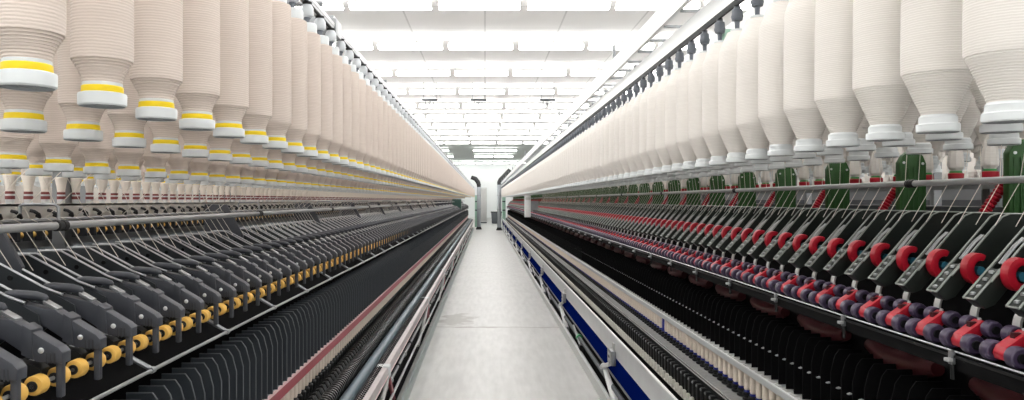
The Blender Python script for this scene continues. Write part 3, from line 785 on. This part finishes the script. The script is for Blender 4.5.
g = MB(); g.cbox((-.585,-.035,Z(-.962)), (-.512,.035,Z(-.893)), M['white_plastic'], .008)
row(S, 'doffer_bracket', g, BYL)
g = MB(); g.tube([(-.524,.0,Z(-.955)),(-.535,-.22,Z(-1.05)),(-.56,-.62,Z(-1.22))], .013, M['alu_dull'], 10, rs=[.010,.015,.012])
g.tube([(-.524,.02,Z(-.955)),(-.545,.30,Z(-1.10)),(-.56,.55,Z(-1.22))], .011, M['rail_red'], 10, rs=[.010,.013,.010])
row(S, 'doffer_strut', g, BYL)
g = MB()
for k in range(4): g.lathe([(.010,-.012),(.018,-.010),(.018,.010),(.010,.012)], M['black_peg'] if k % 2 else M['steel'], (-.556, .35+.38*k, Z(-1.06)), 12, 'y')
row(S, 'rod_wheel_set', g, BYL)

# ------------------------------------------------------------------ cones and cops that stand on the shelves (things)
g = MB(); W, Dk = M['yarn_l'], mat('wine_band', (.20, .045, .045, 1), .5)
def cone(sg):
    g = MB(); g.lathe([(.0105,0),(.0105,.012)], M['white_plastic'], seg=sg); g.lathe([(.0120,.012),(.0118,.021)], Dk, seg=sg, caps=False)
    g.lathe([(.0108,.020),(.0105,.027)], M['white_plastic'], seg=sg, caps=False); g.lathe([(.0115,.026),(.0112,.033)], Dk, seg=sg, caps=False)
    g.lathe([(.0104,.033),(.0125,.050),(.0175,.074),(.0160,.077)], M['thread'], seg=sg); return g
mc = cone(16).mesh('yarn_cone'); lo = cone(8); rest = MB()
k = -1
for y in ysfrom(2.0, .0805, -1.25, 30):
    loc = (-1.25, y, Z(-.010)); k += seen(-1.25, 0, y)
    if k >= 300 or k < 0: rest.merge(lo, loc); continue
    tag(obj('yarn_cone', mc, None, loc), f'small white cone with two wine-red bands on pale shelf, {nth(k+1)} from near end', 'cone', 'small banded cones on the shelf of the left frame')
if rest.v: tag(build('yarn_cones', rest), 'farther small banded cones along the pale shelf', 'cones', None, 'stuff')
gb, rb = mat('green_ring', (.05,.30,.08,1), .5), M['red']
y1 = MB().lathe([(.014,.024),(.0215,.034),(.0225,.046),(.019,.080),(.012,.108),(.006,.122),(.003,.125)], M['yarn_r'], seg=9)
y2 = MB().lathe([(.0215,.0),(.0225,.003),(.0225,.016),(.017,.018)], rb, seg=18); y3 = MB().lathe([(.0175,.018),(.0165,.024)], gb, seg=18)
m1, m2, m3 = y1.mesh('yarn', smooth=20), y2.mesh('red_foot'), y3.mesh('green_ring'); mw = MB().merge(y1).merge(y2).merge(y3).mesh('pointed_cop', smooth=20)
for k, y in enumerate(ysfrom(1.415*760/505, .155, 1.415, 5)):
    loc = (1.415, y, Z(.063))
    if k < 40:
        o = obj('pointed_cop', None, None, loc); obj('yarn', m1, o); obj('red_foot', m2, o); obj('green_ring', m3, o)
    else: o = obj('pointed_cop', mw, None, loc)
    tag(o, f'pointed white cop with red foot standing on inner shelf, {nth(k+1)} from near end', 'cop', 'pointed cops on the shelf of the right frame')

# ------------------------------------------------------------------ roving strands running down to the arms (things)
for S in (LS, RS):
    s = S.s; far = MB()
    ys = ysfrom(1.5 if s < 0 else 1.65, AP[s]/2, s*1.05, 60, 16.)
    for k, y in enumerate(ys):
        if s < 0:
            X, z = ((.93,.062),(1.10,.060),(.93,.062),(1.10,.060))[k % 4]
            pts = [(s*(X+.018), y-.07+.04*random.random(), Z(z+.002)), (s*1.083, y-.02, Z(-.044)), (s*1.077, y, Z(-.054)), (s*1.012, y+.005, Z(-.158))]
        else:
            X, z = (1.18,.125)
            pts = [(s*(X+.01), y-.05+.03*random.random(), Z(z+.002)), (s*1.2095, y, Z(.050)), (s*1.2095, y, Z(.042)), (s*1.155, y+.004, Z(-.058))]
        g = MB().tube(pts, .0009, M['thread'], 5)
        if k >= 150: far.merge(g); continue
        tag(build('roving_strand', g), f'thin pale roving strand falling to the {"dark" if s < 0 else "red-hooked"} arms, {nth(k+1)} from near end', 'thread', f'roving strands of the {S.name} frame')
    if far.v: tag(build('roving_strands', far), f'farther roving strands of the {S.name} frame', 'threads', None, 'stuff')

# ------------------------------------------------------------------ the next frames, seen only through the creels
for S in (LS, RS):
    s = S.s; e = S.edge+2.75
    L = Vector((s*(e+.75), 17, 0))
    n = tag(obj('ring_spinning_frame', None, None, L), f'next spinning frame glimpsed through the creel of the {S.name} frame', 'spinning machine', 'spinning frames along the aisle')
    def np(name, *bs):
        g = MB()
        for X0, X1, a, b, m in bs: g.box((s*X0, 1.0, Z(a)), (s*X1, Y1, Z(b)), m)
        return build(name, g, n, -L)
    np('machine_body', (e+.3, e+1.2, -1.30, -.05, M['box_dark'])); np('creel_rail', (e-.01, e+.02, .60, .64, M['alu'])); np('cone_shelf', (e+.3, e+.5, -.05, .0, M['fascia'] if s < 0 else M['box_dark']))
    np('red_guard', (e+.2, e+.26, -.16, -.10, M['rail_red'])); np('creel_panel', (e+.8, e+.83, -.05, .60, M['fascia'] if s < 0 else M['pipe']))
    g = MB(); low = bobbin_lod(s, 8)
    for u in (0, .17, .45):
        y = 1.2
        while y < Y1: g.merge(low, (s*(e+u), y, Z(.11))); y += .165
    tag(build('neighbour_bobbins', g), f'roving bobbins on the next frame beyond the {S.name} frame', 'bobbins', None, 'stuff')

# ------------------------------------------------------------------ far end of the aisle
g = MB(); g.cbox((.785, 15.0, Z(-.34)), (.905, 15.14, Z(.09)), M['white_paint'], .01); g.box((.80, 14.995, Z(.0)), (.89, 15.0, Z(.05)), M['cabinet']); g.box((.905,15.02,Z(-.2)),(1.05,15.12,Z(-.02)), M['pipe'])
part(RS, 'white_post', g, 'white upright box')
g = MB(); g.cbox((-1.02, 23.5, Z(-.30)), (-.74, 24.0, Z(.03)), M['bottle_green'], .02); part(LS, 'drive_cover', g, 'bottle-green cover')
for S, x0, x1 in ((LS, -.47, -.36), (RS, .79, .95)):
    g = MB(); g.cbox((x0, 35.02, .05), (x1, 35.3, Z(.22)), M['pale_green'], .015); g.cbox((x0+.01, 35.0, Z(-.5)), (x1-.01, 35.03, Z(-.44)), M['box_dark'], .005); g.cbox((x0+.01, 35.0, Z(-.1)), (x1-.01, 35.03, Z(-.04)), M['box_dark'], .005)
    part(S, 'end_stand', g, 'pale green end stand')
def hose_post(x, y, top, reach, lab):
    t = tag(obj('cleaner_hose', None, None, (x, y, 0)), lab, 'hose', 'cleaner hoses at the end of the aisle')
    p = MB().lathe([(.075, .12), (.085, .14), (.085, top-.05), (.07, top)], M['post_grey'], seg=20); build('pipe', p, t)
    f = MB().lathe([(.13, .0), (.125, .04), (.095, .10), (.085, .14)], M['black_soft'], seg=20); f.v = [(a, b*.5, c) for a, b, c in f.v]; build('floor_nozzle', f, t)
    e = MB().tube([(0,0,top-.05),(0,0,top+.05),(reach*.12,0,top+.17),(reach*.45,0,top+.32),(reach,0,top+(.60 if reach > 0 else .38))], .09, M['black_soft'], 14, rs=[.085,.095,.10,.10,.085]); build('elbow', e, t)
    c = MB()
    for z in (.9, 1.5): c.lathe([(.086, z-.02), (.096, z-.015), (.096, z+.015), (.086, z+.02)], M['steel'], seg=20, caps=False)
    build('clamp_band', c, t)
hose_post(-.27, 33.5, 1.92, -.34, 'grey upright hose with black hooked top beside the left frame end')
hose_post(.61, 32.6, 2.0, .46, 'grey upright hose with black arm reaching right beside right frame end')
t = tag(obj('cabinet', None, None, (-.10, 43, 0)), 'tall narrow grey cabinet standing behind the left hose', 'cabinet')
build('body', MB().cbox((-.21, -.2, .06), (.21, .2, 2.0), M['cabinet'], .015), t); build('door', MB().cbox((-.18, -.215, .12), (.18, -.2, 1.92), M['alu_dull'], .005), t); build('plinth', MB().box((-.2, -.18, 0), (.2, .18, .06), M['box_dark']), t)
t = tag(obj('bin', None, None, (.63, 42, 0)), 'dark square bin on the floor behind the right hose', 'bin')
build('body', MB().prism([(-.25,.02),(-.29,.62),(.29,.62),(.25,.02)], -.25, .25, M['box_dark'], .01), t); build('rim', MB().cbox((-.31,-.28,.60),(.31,.28,.66), M['black_soft'], .01), t); build('base', MB().box((-.22,-.22,0),(.22,.22,.03), M['black_soft']), t)
# small dark fittings that hang between the lamps
for x, y, lab in ((-1.32, 18.2, 'left of the three'), (-.15, 18.2, 'middle of the three'), (1.50, 18.2, 'right of the three')):
    t = tag(obj('ceiling_fitting', None, None, (x, y, CEIL-.55)), f'dark bar fitting with small hook under the ceiling, {lab}', 'ceiling fitting', 'dark fittings hanging under the ceiling')
    build('bar', MB().cbox((-.19,-.03,.10),(.19,.03,.15), M['box_dark'], .008), t)
    hk = MB()
    for sx in (-.06, .05): hk.tube([(sx-.04,0,.10),(sx-.05,0,.03),(sx,0,-.02),(sx+.04,0,.02),(sx+.03,0,.07)], .012, M['pipe'], 8)
    build('hook', hk, t)
    sr = MB()
    for sx in (-.15, .15): sr.tube([(sx,0,.15),(sx,0,.55)], .008, M['steel'], 6)
    build('hanger_rod', sr, t)

# ------------------------------------------------------------------ camera, world, view
cam = bpy.data.cameras.new('camera'); co = bpy.data.objects.new('camera', cam); COL.objects.link(co)
co.location = (0, 0, CAMZ); co.rotation_euler = (PI/2, 0, 0)
cam.sensor_fit = 'HORIZONTAL'; cam.sensor_width = 36.; cam.lens = 36.*F/1024; cam.shift_x = 27/1024; cam.shift_y = 0.
cam.clip_start = .05; cam.clip_end = 200
SC.camera = co
w = bpy.data.worlds.new('world'); SC.world = w; w.use_nodes = True
w.node_tree.nodes['Background'].inputs[0].default_value = (.9, .95, 1, 1); w.node_tree.nodes['Background'].inputs[1].default_value = .3
SC.view_settings.view_transform = 'Standard'; SC.view_settings.look = 'None'
SC.view_settings.exposure = 0.38; SC.view_settings.gamma = 1.0; SC.view_settings.use_curve_mapping = False
